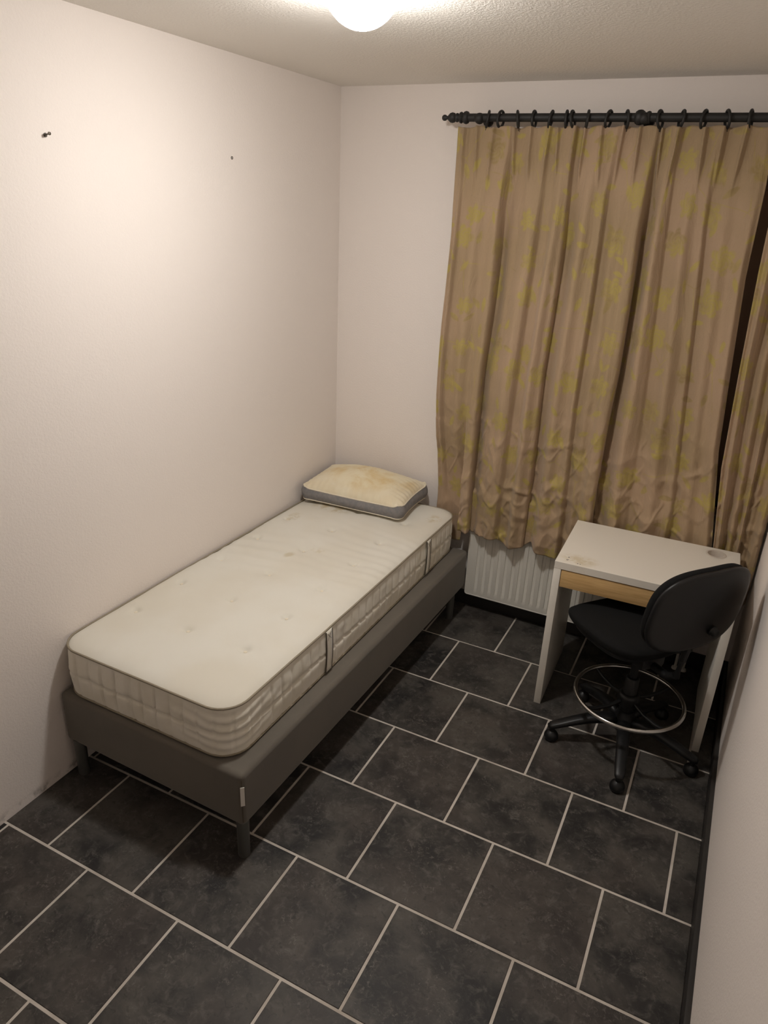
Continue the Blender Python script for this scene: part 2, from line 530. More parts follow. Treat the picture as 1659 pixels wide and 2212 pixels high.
def tile_mesh(sx, sy):
    b = box_bm((-sx / 2, -sy / 2, -0.009), (sx / 2, sy / 2, 0.0))
    top = [e for e in b.edges if all(abs(v.co.z) < 1e-6 for v in e.verts)]
    bmesh.ops.bevel(b, geom=top, offset=0.0016, segments=1, affect='EDGES')
    me = bpy.data.meshes.new('tile'); b.to_mesh(me); b.free()
    me.materials.append(TILE)
    return me
_tm = {}
for k in range(-4, 7):
    y0, y1 = YA + k * TP, YA + (k + 1) * TP
    off = 0.009 if k % 2 == 0 else 0.208
    for j in range(-2, 8):
        x0, x1 = off + j * TQ, off + (j + 1) * TQ
        a0, a1 = max(x0 + GAP / 2, XL), min(x1 - GAP / 2, XB)
        b0, b1 = max(y0 + GAP / 2, YF), min(y1 - GAP / 2, YB)
        if a1 - a0 < 0.006 or b1 - b0 < 0.006:
            continue
        key = (round(a1 - a0, 4), round(b1 - b0, 4))
        if key not in _tm:
            _tm[key] = tile_mesh(*key)
        o = link('tile', _tm[key], TILE, floor)
        o.location = ((a0 + a1) / 2, (b0 + b1) / 2, random.uniform(-0.0003, 0.0002))

struct(box('baseboard_right', (XB, YF, -0.002), (XR, -0.016, 0.082), BBOARD, bevel=0.002))
struct(box('baseboard_back', (XL, -0.016, -0.002), (XR, 0.0, 0.082), BBOARD, bevel=0.002))

# ------------------------------------------------------------------ ceiling lamp
LX, LY = 0.936, -1.534
lamp = thing('ceiling_lamp', 'lit round white glass ceiling lamp above the bed', 'lamp', (LX, LY, ZC))
lathe('mounting_plate', [(0.0, -0.0004), (0.085, -0.0004), (0.085, -0.012), (0.078, -0.018), (0.0, -0.018)], CUP, lamp)
prof = [(0.0, -0.0182), (0.098, -0.0182)]
CR, CU = 0.104, 0.008                                # opal dome: part of a sphere centred just above the ceiling
a0 = math.asin((CU + 0.0185) / CR)
for i in range(25):
    a = a0 + (PI * 0.5 - a0) * i / 24
    prof.append((CR * math.cos(a) if i < 24 else 0.0, CU - CR * math.sin(a)))
lathe('globe', prof, LAMPG, lamp, seg=48)

# ------------------------------------------------------------------ bed base
BW, BL, BZ0, BZ1 = 0.866, 1.99, 0.16, 0.385
bed = thing('bed_base', 'grey-brown upholstered single bed base on short round metal legs', 'bed', (-0.006, -2.066, 0), -0.0215)
bm = box_bm((0, 0, BZ0), (BW, BL, BZ1))
bmesh.ops.bevel(bm, geom=list(bm.edges), offset=0.020, segments=6, profile=0.5, affect='EDGES')
ub = bm_obj('upholstered_box', bm, BASEF, bed, smooth=True)
ub.modifiers.new('normals', 'WEIGHTED_NORMAL').keep_sharp = False
for (x, y) in ((BW - 0.027, 0.028), (0.048, 0.020), (BW - 0.035, 1.872), (0.06, 1.872)):
    lathe('leg', [(0.0, 0.0), (0.020, 0.0), (0.0215, 0.003), (0.0225, BZ0 + 0.012), (0.0, BZ0 + 0.012)], GREYMETAL, bed, center=(x, y, 0), seg=24)
tube('corner_seam', [(BW - 0.0058, 0.0058, BZ0 + 0.02), (BW - 0.0055, 0.0055, 0.27), (BW - 0.0058, 0.0058, BZ1 - 0.02)], 0.0016, DARKBIND, bed, 6)
tg = box('care_tag', (-0.006, -0.0012, 0.258), (0.008, 0.0012, 0.338), WHITETAG, bed)
tg.location = (BW - 0.0025, 0.0025, 0.0); tg.rotation_euler = (0, 0.0, 0.80)
tg['label'] = 'white cloth tag sewn into the corner seam'

# ------------------------------------------------------------------ mattress
MW, ML, MT = 0.800, 1.965, 0.222
MZ = BZ1 + 0.001
mat = thing('mattress', 'white spring mattress with tufted top, lying on the bed base', 'mattress', (-0.003, -2.046, MZ), -0.010)
RC = 0.10

def round_map(X, Y, w, l, r):
    """map a rectangle grid onto a rounded rectangle"""
    X = X.copy(); Y = Y.copy()
    for sx in (0, 1):
        for sy in (0, 1):
            a = (r - X) / r if sx == 0 else (X - (w - r)) / r
            b = (r - Y) / r if sy == 0 else (Y - (l - r)) / r
            m = (a > 0) & (b > 0)
            aa, bb = a[m], b[m]
            mx = np.maximum(aa, bb); hy = np.hypot(aa, bb)
            na, nb = mx * aa / hy, mx * bb / hy
            X[m] = (r - na * r) if sx == 0 else (w - r + na * r)
            Y[m] = (r - nb * r) if sy == 0 else (l - r + nb * r)
    return X, Y

def perimeter(w, l, r, step):
    pts = []
    def arc(cx, cy, a0):
        n = max(6, int(r * PI / 2 / step))
        for i in range(n):
            a = a0 + (PI / 2) * i / n
            pts.append((cx + r * math.cos(a), cy + r * math.sin(a)))
    def seg(p, q):
        n = max(2, int(math.dist(p, q) / step))
        for i in range(n):
            t = i / n
            pts.append((p[0] + (q[0] - p[0]) * t, p[1] + (q[1] - p[1]) * t))
    seg((r, 0), (w - r, 0)); arc(w - r, r, -PI / 2)
    seg((w, r), (w, l - r)); arc(w - r, l - r, 0)
    seg((w - r, l), (r, l)); arc(r, l - r, PI / 2)
    seg((0, l - r), (0, r)); arc(r, r, PI)
    P = np.array(pts)
    T = np.roll(P, -1, 0) - np.roll(P, 1, 0)
    T /= np.linalg.norm(T, axis=1)[:, None]
    N = np.stack([T[:, 1], -T[:, 0]], 1)
    s = np.concatenate([[0], np.cumsum(np.linalg.norm(np.diff(P, axis=0), axis=1))])
    return P, N, s

TUFTS = [(x, y) for y in (0.31, 0.575, 0.84, 1.115, 1.375, 1.65) for x in (0.085, 0.355, 0.628)]
nx, ny = 135, 329
gx, gy = np.meshgrid(np.linspace(0, MW, nx), np.linspace(0, ML, ny))
edge = np.minimum(np.minimum(gx, MW - gx), np.minimum(gy, ML - gy))
X, Y = round_map(gx, gy, MW, ML, RC)
Z = MT - 0.020 * np.exp(-edge / 0.030)
for (tx, ty) in TUFTS:
    d = np.hypot(X - tx, Y - ty)
    an = np.arctan2(Y - ty, X - tx)
    Z -= 0.0150 * np.exp(-(d / 0.017) ** 2) + 0.0040 * np.exp(-(d / 0.065) ** 2)
    Z += 0.0016 * np.cos(an * 2 + ty * 9) * np.exp(-((d - 0.045) / 0.03) ** 2)
# slack ridges across the middle, and soft sag
wr = np.exp(-((Y - 1.16) / 0.30) ** 2) * sstep(0.25, 0.6, X)
Z += wr * 0.0024 * np.sin((Y + 0.10 * X + 0.16 * vnoise(X * 2.2, Y * 4, 3)) * 2 * PI / 0.066) * (0.6 + 1.2 * vnoise(X * 5, Y * 9, 9))
wr2 = np.exp(-((Y - 0.98) / 0.22) ** 2) * (1 - sstep(0.2, 0.6, X))
Z += wr2 * 0.0018 * np.sin((Y - 0.22 * X) * 2 * PI / 0.085)
Z += 0.006 * vnoise(X * 4, Y * 3, 5) + 0.002 * vnoise(X * 14, Y * 12, 6)
Z *= 1.0
topo = mesh_obj('top_panel', np.stack([X, Y, Z], -1).reshape(-1, 3), grid_faces(nx, ny), MTOP, mat, smooth=True)
# boundary loop of the top (for the border below it)
P, N, s = perimeter(MW, ML, RC, 0.0065)
rows = 26
ztop = MT - 0.021
Vs = []
LTOT = s[-1]
for j in range(rows):
    t = j / (rows - 1)
    z = 0.004 + (ztop - 0.004) * (1 - t)
    env = math.sin(PI * t) ** 0.6
    bul = 0.010 * env
    sp = 0.063
    q = np.abs(((s / sp) % 1.0) - 0.5) * 2           # 0 at the stitch... 1 between
    st = np.exp(-((1 - q) * sp / 2 / 0.0045) ** 2)
    dep = 0.0085 * st * env
    mid = 0.008 * math.exp(-((t - 0.52) / 0.03) ** 2)
    fine = 0.0022 * vnoise(s * 60, np.full_like(s, z * 18), 2) * env + 0.004 * vnoise(s * 16, np.full_like(s, z * 30), 8) * env
    # horizontal pull wrinkles around the foot corner nearest the camera
    cx_, cy_ = MW - 0.02, 0.02
    dc = np.hypot(P[:, 0] - cx_, P[:, 1] - cy_)
    cw = np.exp(-(dc / 0.17) ** 2)
    wrk = cw * 0.0042 * np.sin(t * 2 * PI * 5.2 + dc * 18 + 1.2 * vnoise(s * 9, np.full_like(s, 0.3), 4)) * env
    seam = 0.006 * np.exp(-((s - 0.27) / 0.004) ** 2)
    off = bul - dep * (1 - 0.6 * cw) - mid + fine + wrk - seam
    Vs.append(np.concatenate([P + N * off[:, None], np.full((len(P), 1), z)], 1))
sidev = np.concatenate(Vs)
mesh_obj('side_border', sidev, grid_faces(len(P), rows, wrap=True), MSIDE, mat, smooth=True)
mesh_obj('underside', [(p[0], p[1], 0.004) for p in P[::4]], [tuple(range(len(P[::4])))[::-1]], MSIDE, mat)
pz = ztop + 0.002 + 0.0018 * vnoise(s * 9, s * 0, 4)
tube('piping', [(p[0] + n[0] * 0.003, p[1] + n[1] * 0.003, z) for p, n, z in list(zip(P, N, pz))[::3]], 0.0042, PIPING, mat, 8, True)
tube('piping', [(p[0] + n[0] * 0.002, p[1] + n[1] * 0.002, 0.0075) for p, n in list(zip(P, N))[::3]], 0.0045, PIPING, mat, 8, True)
for (tx, ty) in TUFTS:
    if ty > 1.55 and tx < 0.6:
        continue                                     # under the pillow
    i = int(round(ty / ML * (ny - 1))); j = int(round(tx / MW * (nx - 1)))
    zz = Z[i, j]
    tf = lathe('tuft', [(0.0, -0.001), (0.0075, 0.0), (0.0065, 0.0035), (0.0, 0.0052)], PWHITE, mat, center=(tx, ty, zz + 0.0012), seg=10)
for yy in (0.600, 1.560):
    hd = mesh_obj('handle', *(lambda V: (V, grid_faces(2, 12)))([(MW + 0.0095 + 0.004 * math.sin(PI * k / 11), yy + dx, ztop + 0.002 - (ztop - 0.012) * k / 11)
                  for k in range(12) for dx in (-0.021, 0.021)]), MSIDE, mat, smooth=True)
    sm = hd.modifiers.new('thickness', 'SOLIDIFY'); sm.thickness = 0.003
    hd['label'] = 'webbing carry handle with dark edges'
    for dx in (-0.022, 0.022):
        tube('edge_binding', [(MW + 0.0120 + 0.004 * math.sin(PI * k / 11), yy + dx, ztop + 0.001 - (ztop - 0.012) * k / 11) for k in range(12)], 0.0023, DARKBIND, hd, 6)
    for a, b in (((-1, 0), (1, 1)), ((1, 0), (-1, 1))):
        tube('cross_stitch', [(MW + 0.0135, yy + a[0] * 0.014, ztop - 0.008), (MW + 0.0150, yy + b[0] * 0.014, ztop - 0.040)], 0.0007, DARKBIND, hd, 5)

# ------------------------------------------------------------------ pillow
pil = thing('pillow', 'cream box pillow with grey side band on the head of the mattress', 'pillow', (0.322, -0.245, MZ + MT + 0.004), 0.03)
PW, PD, GH, PB = 0.615, 0.385, 0.060, 0.012
nx, ny = 101, 71
gx, gy = np.meshgrid(np.linspace(0, PW, nx), np.linspace(0, PD, ny))
X, Y = round_map(gx, gy, PW, PD, 0.055)
u = X / PW * 2 - 1; v = Y / PD * 2 - 1
pinch = 1 - 0.055 * (1 - v ** 2) * 0        # plan outline kept full
def plan(X, Y):
    u = X / PW * 2 - 1; v = Y / PD * 2 - 1
    return X - PW / 2 - 0.020 * u * (1 - np.abs(v) ** 2.0) * 0.9, Y - PD / 2 - 0.016 * v * (1 - np.abs(u) ** 2.0) * 0.9
crown = (np.clip(1 - np.abs(u) ** 2.2, 0, 1) ** 0.62) * (np.clip(1 - np.abs(v) ** 2.2, 0, 1) ** 0.62)
er = np.minimum(1 - np.abs(u), 1 - np.abs(v))
puck = 0.004 * np.exp(-er / 0.16) * np.sin(np.where(1 - np.abs(u) < 1 - np.abs(v), Y, X) * 2 * PI / 0.034 + 2 * vnoise(X * 20, Y * 20, 1)) * (1 - np.exp(-er / 0.02))
lift = 0.010 * vnoise(X * 9, Y * 9, 4) * crown
XX, YY = plan(X, Y)
def sag(XX): return -0.010 * np.cos(XX / PW * PI * 1.0)
zt = PB + GH + 0.098 * crown + puck + lift
back = 0.012 * (YY / PD + 0.5)                       # head side rides a little higher
top_v = np.stack([XX, YY, zt + back + sag(XX) + 0.008], -1).reshape(-1, 3)
mesh_obj('top_cover', top_v, grid_faces(nx, ny), PTOP, pil, smooth=True)
zb = PB + 0.001 - PB * crown ** 0.5
bot_v = np.stack([XX, YY, np.maximum(zb + back * 0.5 + sag(XX) * 0.5 + 0.004, 0.003)], -1).reshape(-1, 3)
mesh_obj('bottom_cover', bot_v, [f[::-1] for f in grid_faces(nx, ny)], PWHITE, pil, smooth=True)
idx = [i for i in range(nx)] + [j * nx + nx - 1 for j in range(1, ny)] + [(ny - 1) * nx + i for i in range(nx - 2, -1, -1)] + [j * nx for j in range(ny - 2, 0, -1)]
Tl, Bl = top_v[idx], bot_v[idx]
ctr = np.array([0, 0])
rows = 9
V = []
for j in range(rows):
    t = j / (rows - 1)
    Q = Bl * (1 - t) + Tl * t
    d = Q[:, :2] / np.maximum(np.abs(Q[:, 0:1]) / (PW / 2), np.abs(Q[:, 1:2]) / (PD / 2))
    d = d / np.linalg.norm(d, axis=1)[:, None]
    ss = np.arange(len(idx)) * 0.05
    Q = Q.copy(); Q[:, :2] += d * (0.013 * math.sin(PI * t) + 0.003 * vnoise(ss, np.full_like(ss, t * 3), 7)[:, None] * math.sin(PI * t))
    V.append(Q)
mesh_obj('side_band', np.concatenate(V), grid_faces(len(idx), rows, wrap=True), PGREY, pil, smooth=True)
wob = 0.0015
tube('piping', [tuple(p) for p in Tl[::2]], 0.0032, PWHITE, pil, 7, True)
tube('piping', [tuple(p) for p in Bl[::2]], 0.0032, PWHITE, pil, 7, True)

# ------------------------------------------------------------------ radiator
RX0, RX1, RZ0, RZ1, RY = 0.908, 2.108, 0.118, 0.718, -0.102
rad = thing('radiator', 'white ribbed panel radiator on the wall under the curtain', 'radiator', ((RX0 + RX1) / 2, RY, RZ0))
rad.location = (0, 0, 0)
xs, dep = [], []
pitch = 0.0400
m0 = 0.030
xs += [RX0, RX0 + 0.004, RX0 + 0.014]; dep += [0.006, 0.0, 0.0]
nr = int((RX1 - RX0 - 2 * m0) / pitch)
sx0 = RX0 + ((RX1 - RX0) - nr * pitch) / 2
for k in range(nr):
    c0 = sx0 + (k + 0.5) * pitch
    for dx, dd in ((-0.0095, 0.0), (-0.0075, 0.0050), (0.0075, 0.0050), (0.0095, 0.0)):
        xs.append(c0 + dx); dep.append(dd)
xs += [RX1 - 0.014, RX1 - 0.004, RX1]; dep += [0.0, 0.0, 0.006]
zs = [RZ0, RZ0 + 0.003, RZ0 + 0.012, RZ0 + 0.036, RZ0 + 0.045, RZ0 + 0.3, RZ1 - 0.045, RZ1 - 0.036, RZ1 - 0.004, RZ1]
zf = [0, 0, 0, 0, 1, 1, 1, 0, 0, 0]
ze = [0.006, 0.0, 0, 0, 0, 0, 0, 0, 0, 0.006]
V = []
for z, f_, e_ in zip(zs, zf, ze):
    for i, (x_, d_) in enumerate(zip(xs, dep)):
        dd = d_ * f_ if 2 < i < len(xs) - 3 else d_
        V.append((x_, RY + max(dd, e_), z))
fp = mesh_obj('front_panel', V, grid_faces(len(xs), len(zs)), RAD, rad, smooth=True)
fp.data.set_sharp_from_angle(angle=math.radians(50))
bm = box_bm((RX0 + 0.003, RY + 0.010, RZ0 + 0.003), (RX1 - 0.003, RY + 0.024, RZ1 - 0.003))
bm_obj('front_core', bm, RAD, rad)
box('rear_panel', (RX0 + 0.003, -0.046, RZ0 + 0.003), (RX1 - 0.003, -0.030, RZ1 - 0.003), RAD, rad, bevel=0.003)
for x0_ in (RX0 + 0.004, RX1 - 0.008):
    box('side_cover', (x0_, RY + 0.02, RZ0 + 0.05), (x0_ + 0.004, -0.034, RZ1 - 0.004), RAD, rad)
rim = []
rr = 0.012
for (cx_, cz_, a0) in ((RX1 - rr, RZ0 + rr, -PI / 2), (RX1 - rr, RZ1 - rr, 0), (RX0 + rr, RZ1 - rr, PI / 2), (RX0 + rr, RZ0 + rr, PI)):
    for k in range(6):
        a = a0 + PI / 2 * k / 5
        rim.append((cx_ + rr * math.cos(a), RY + 0.003, cz_ + rr * math.sin(a)))
tube('edge_rim', rim, 0.0045, RAD, rad, 8, True, up=(0, 1, 0))
for xx in (2.062, 2.100):
    pp = tube('pipe', [(xx, -0.070, 0.0), (xx, -0.070, 0.06), (xx, -0.068, RZ0 + 0.02)], 0.0075, RAD, rad, 10)
    lathe('floor_collar', [(0.0, 0.0005), (0.018, 0.0005), (0.016, 0.010), (0.0085, 0.014), (0.0, 0.014)], RAD, pp, center=(xx, -0.070, 0), seg=18)
for xx in (RX0 + 0.2, RX1 - 0.2):
    box('wall_bracket', (xx - 0.015, -0.032, RZ0 + 0.08), (xx + 0.015, -0.0006, RZ1 - 0.08), RAD, rad)

# ------------------------------------------------------------------ curtain rod
RODY, RODZ = -0.120, 2.500
rod = thing('curtain_rod', 'black wooden curtain rod with turned finial above the curtains', 'curtain rod', (0, 0, 0))
tube('pole', [(0.690, RODY, RODZ), (1.45, RODY, RODZ - 0.004), (XR - 0.006, RODY, RODZ - 0.009)], 0.0165, ROD, rad and rod, 24)
fin = [(0.0, 0.588), (0.008, 0.590), (0.0125, 0.596), (0.0125, 0.604), (0.008, 0.611), (0.007, 0.615), (0.012, 0.620), (0.019, 0.628), (0.0215, 0.638),
       (0.019, 0.648), (0.0145, 0.653), (0.0185, 0.658), (0.0185, 0.664), (0.014, 0.669), (0.013, 0.672), (0.022, 0.676), (0.0235, 0.682), (0.019, 0.688),
       (0.017, 0.690), (0.0235, 0.695), (0.0265, 0.704), (0.0235, 0.713), (0.018, 0.717), (0.0, 0.717)]
lathe('finial', fin, ROD, rod, center=(0, RODY, RODZ), axis='X', seg=24)
def bracket(x, z):
    b = lathe('bracket', [(0.0, -0.030), (0.012, -0.028), (0.020, -0.018), (0.0225, -0.006), (0.0225, 0.004), (0.019, 0.014), (0.011, 0.020), (0.011, 0.105), (0.022, 0.108), (0.024, 0.119), (0.0, 0.119)],
              ROD, rod, center=(x, RODY, z - 0.004), axis='Y', seg=20)
    return b
bracket(0.768, RODZ); bracket(1.474, RODZ - 0.004)
lathe('joint_ball', [(0.0165, -0.020), (0.022, -0.017), (0.0275, -0.008), (0.0285, 0.0), (0.0275, 0.008), (0.022, 0.017), (0.0165, 0.020)], ROD, rod, center=(1.455, RODY, RODZ - 0.004), axis='X', seg=24)
lathe('joint_collar', [(0.0165, -0.009), (0.021, -0.007), (0.0235, 0.0), (0.021, 0.007), (0.0165, 0.009)], ROD, rod, center=(1.489, RODY, RODZ - 0.004), axis='X', seg=24)

def ring_mesh():
    vs, fs = [], []
    R, r = 0.0312, 0.0058
    na, nb = 26, 8
    for i in range(na):
        a = 2 * PI * i / na
        for k in range(nb):
            b = 2 * PI * k / nb
            q = R + r * math.cos(b)
            vs.append((r * math.sin(b), q * math.cos(a), q * math.sin(a)))
    for i in range(na):
        for k in range(nb):
            fs.append((i * nb + k, ((i + 1) % na) * nb + k, ((i + 1) % na) * nb + (k + 1) % nb, i * nb + (k + 1) % nb))
    me = bpy.data.meshes.new('ring'); me.from_pydata(vs, [], fs); me.update()
    me.polygons.foreach_set('use_smooth', np.ones(len(fs), dtype=bool))
    me.materials.append(ROD)
    return me
def eyelet_mesh():
    v, f = tube_data([(0, 0.005 * math.cos(a), 0.006 * math.sin(a)) for a in np.linspace(0, 2 * PI, 12, endpoint=False)], 0.0013, 6, True, up=(1, 0, 0))
    me = bpy.data.meshes.new('eyelet'); me.from_pydata([tuple(q) for q in v], [], f); me.update(); me.materials.append(ROD)
    return me
RINGM, EYEM = ring_mesh(), eyelet_mesh()

# ------------------------------------------------------------------ curtains
def curve(pts):
    zs = np.array([p[1] for p in pts]); xs = np.array([p[0] for p in pts])
    o = np.argsort(zs)
    return lambda z: np.interp(z, zs[o], xs[o])

ZTOP = 2.463
def build_curtain(name, label, left, folds, right, hem, pleats, rings, ncol, nrow, seed, width_m, tuck=None):
    """folds: list of (curve, depth(z) points, overhang)"""
    t = thing(name, label, 'curtain', (0, 0, 0))
    lines = [left] + [f[0] for f in folds] + [right]
    deps = [0.0] + [f[1] for f in folds] + [0.012]
    ovs = [0.0] + [f[2] for f in folds] + [0.0]
    tz = np.linspace(0, 1, nrow)
    # distribute columns through the cells in proportion to their width
    mids = np.array([float(l(np.array([1.5]))[0]) for l in lines])
    widths = np.diff(mids)
    cnt = np.maximum(10, np.round(ncol * widths / widths.sum()).astype(int))
    ci, ct = [], []
    for i, c in enumerate(cnt):
        q = np.arange(c) / c
        ci += [i] * c; ct += list(q)
    ci.append(len(cnt) - 1); ct.append(1.0)
    ci = np.array(ci); ct = np.array(ct)
    xmid = mids[ci] + widths[ci] * ct
    hemz = hem(xmid)
    Zg = ZTOP + (hemz[None, :] - ZTOP) * tz[:, None]
    Zg += 0.004 * np.sin(xmid * 60)[None, :] * (1 - tz)[:, None] ** 8
    L = np.stack([np.broadcast_to(l(Zg), Zg.shape) if False else l(Zg) for l in lines])     # (nl,row,col)
    rr_ = np.arange(nrow)[:, None]; cc_ = np.arange(len(ci))[None, :]
    x0 = L[ci[None, :], rr_, cc_]; x1 = L[ci[None, :] + 1, rr_, cc_]
    T = np.broadcast_to(ct[None, :], Zg.shape)
    grow = 0.35 + 0.65 * sstep(2.42, 1.9, Zg)
    dr = np.array(deps)[ci + 1][None, :] * grow           # depth of the valley closing this cell
    dl = np.array(deps)[ci][None, :] * grow
    ov = np.array(ovs)[ci + 1][None, :] * sstep(2.35, 1.7, Zg)
    # rise slowly from the left valley, stay full, drop sharply into the right valley
    rise = sstep(0.0, 0.55, T); drop = sstep(0.86, 1.0, T)
    Yo = -(-dl * (1 - rise) - dr * drop)
    Xg = x0 + (x1 - x0) * T + ov * np.exp(-((T - 0.90) / 0.07) ** 2)
    # broad secondary waves inside each cell
    Yo += 0.017 * np.sin(T * 2 * PI * 1.5 + ci[None, :] * 1.9) * rise * (1 - drop) * sstep(2.4, 1.9, Zg)
    Yo += 0.020 * vnoise(Xg * 5.0, Zg * 0.9, seed) * sstep(2.45, 2.1, Zg)
    # hanging creases running from the pleats, finer crumpling towards the hem
    Yo += 0.010 * vnoise(Xg * 26 + Zg * 1.5, Zg * 2.2, seed + 1) * sstep(2.44, 2.25, Zg)
    low = sstep(1.45, 0.8, Zg)
    r1 = 1 - 2 * np.abs(vnoise(Xg * 9 + Zg * 4.5 + 0.8 * vnoise(Xg * 7, Zg * 7, 3), Zg * 6 - Xg * 3, seed + 2))
    r2 = 1 - 2 * np.abs(vnoise(Xg * 15 - Zg * 7, Zg * 9 + Xg * 5, seed + 5))
    Yo -= low * (0.022 * np.clip(r1 - 0.62, 0, 1) + 0.014 * np.clip(r2 - 0.66, 0, 1)) * 1.6
    Yo += 0.0035 * vnoise(Xg * 34, Zg * 30, seed + 4) * (0.35 + low)
    # pinch pleats in the heading
    env = sstep(2.20, 2.36, Zg)
    for k, px in enumerate(pleats):
        px_ = px + 0.006 * math.sin(k * 2.3) * (ZTOP - Zg) / 0.1
        Yo -= env * (0.022 * np.exp(-((Xg - px_) / 0.0052) ** 2) + 0.008 * np.exp(-((Xg - px_) / 0.018) ** 2))
    # stitched hem
    Yo -= 0.0022 * sstep(0.062, 0.058, Zg - hemz[None, :])
    base = RODY - 0.006 - 0.040 * sstep(2.40, 1.2, Zg) + 0.0 * Xg
    if tuck is not None:
        tk = tuck(Xg, Zg)
        base = base + 0.118 * tk
        Yo = Yo * (1 - 0.75 * tk)
    Yg = base + Yo
    Yg = np.minimum(Yg, -0.012)
    clear = sstep(0.80, 0.74, Zg) * sstep(0.87, 0.90, Xg)      # hangs in front of the radiator
    Yg = np.minimum(Yg, -0.012 - 0.106 * clear)
    behind = -0.2066 + 0.0301 * (Xg - 1.498) + 0.006              # clear of the desk's back edge
    Yg = np.where((Zg < 0.80) & (Xg > 1.47), np.maximum(Yg, behind), Yg)
    V = np.stack([Xg, Yg, Zg], -1).reshape(-1, 3)
    # fabric coordinates: arc length across at mid height
    r_ = nrow // 2
    ds = np.hypot(np.diff(Xg[r_]), np.diff(Yg[r_]))
    su = np.concatenate([[0], np.cumsum(ds)])
    UV = np.stack([np.broadcast_to(su[None, :], Zg.shape) + seed * 0.37, Zg], -1).reshape(-1, 2)
    o = mesh_obj('drape', V, [f[::-1] for f in grid_faces(len(ci), nrow)], CURT, t, smooth=True, uv=UV)
    md = o.modifiers.new('thickness', 'SOLIDIFY'); md.thickness = 0.0016; md.offset = 0
    for k, rx in enumerate(rings):
        g = link('ring', RINGM, ROD, t)
        g.location = (rx, RODY, RODZ - 0.0065 - 0.0056 * (rx - 0.7))
        g.rotation_euler = (0.0, 0.16 * math.sin(k * 1.7 + seed), 0.30 * math.sin(k * 2.9 + 1) + 0.08)
        e = link('eyelet', EYEM, ROD, g)
        e.location = (0, 0, -0.0390)
    return t

xl = curve([(0.671, 2.473), (0.680, 2.025), (0.672, 1.595), (0.678, 1.124), (0.678, 0.69), (0.678, 0.5)])
f1 = curve([(0.730, 2.47), (0.724, 2.0), (0.715, 1.4), (0.735, 0.9), (0.760, 0.5)])
f2 = curve([(0.944, 2.47), (0.938, 2.381), (0.916, 2.123), (0.910, 1.635), (0.899, 1.394), (0.899, 0.87), (0.908, 0.5)])
f3 = curve([(1.094, 2.47), (1.104, 2.283), (1.099, 2.008), (1.093, 1.691), (1.085, 1.2), (1.08, 0.5)])
f4 = curve([(1.216, 2.47), (1.211, 2.311), (1.213, 2.015), (1.207, 1.661), (1.202, 1.434), (1.211, 1.045), (1.214, 0.5)])
f5 = curve([(1.399, 2.47), (1.379, 2.208), (1.382, 1.91), (1.385, 1.745), (1.387, 1.288), (1.41, 0.69), (1.412, 0.5)])
f6 = curve([(1.549, 2.47), (1.543, 2.277), (1.532, 2.05), (1.537, 1.7), (1.540, 1.462), (1.531, 1.188), (1.530, 0.886), (1.541, 0.5)])
f7 = curve([(1.640, 2.47), (1.630, 2.295), (1.640, 2.071), (1.690, 1.28), (1.72, 0.5)])
f8 = curve([(1.790, 2.47), (1.781, 2.298), (1.790, 2.095), (1.85, 1.4), (1.897, 0.904), (1.91, 0.5)])
xr = curve([(1.955, 2.473), (1.972, 2.26), (1.975, 1.918), (2.000, 1.554), (2.027, 1.194), (2.094, 0.729), (2.10, 0.5)])
hemL = lambda x: np.interp(x, [0.67, 0.806, 0.818, 0.90, 0.915, 1.08, 1.14, 1.20, 1.24, 1.27, 1.34, 1.41, 1.7, 2.1],  # left hem dropped out of sight behind the mattress, to shade the wall
                           [0.400, 0.410, 0.515, 0.523, 0.512, 0.523, 0.494, 0.502, 0.540, 0.506, 0.494, 0.515, 0.50, 0.51])
tuckL = lambda X, Zz: sstep(0.848, 0.834, X) * sstep(1.25, 0.66, Zz)
build_curtain('curtain', 'wide taupe floral curtain panel left of the dark gap', xl,
              [(f1, 0.014, 0), (f2, 0.078, 0.018), (f3, 0.030, 0.002), (f4, 0.070, 0.010), (f5, 0.040, 0.004), (f6, 0.085, 0.020), (f7, 0.032, 0.002), (f8, 0.036, 0.004)],
              xr, hemL, [0.706, 0.766, 0.846, 0.933, 1.014, 1.094, 1.130, 1.203, 1.242, 1.313, 1.399, 1.466, 1.549, 1.617, 1.712, 1.781, 1.861],
              [0.806, 0.866, 0.944, 1.016, 1.089, 1.156, 1.183, 1.244, 1.331, 1.405, 1.535, 1.616, 1.699, 1.784, 1.866], 430, 290, 1, 1.6, tuckL)
xl2 = curve([(2.000, 2.473), (2.010, 2.2), (2.017, 1.921), (2.031, 1.568), (2.053, 1.123), (2.100, 0.731), (2.105, 0.5)])
g1 = curve([(2.075, 2.47), (2.080, 1.6), (2.120, 1.0), (2.150, 0.5)])
g2 = curve([(2.180, 2.47), (2.175, 1.6), (2.200, 1.0), (2.215, 0.5)])
xr2 = curve([(2.272, 2.47), (2.282, 1.5), (2.288, 0.5)])
build_curtain('curtain', 'narrow taupe floral curtain panel against the right wall', xl2, [(g1, 0.030, 0.0), (g2, 0.026, 0.0)], xr2,
              lambda x: 0.49 + 0 * x, [2.02, 2.09, 2.165, 2.24], [1.985, 2.05, 2.12, 2.19, 2.25], 110, 240, 9, 0.4)

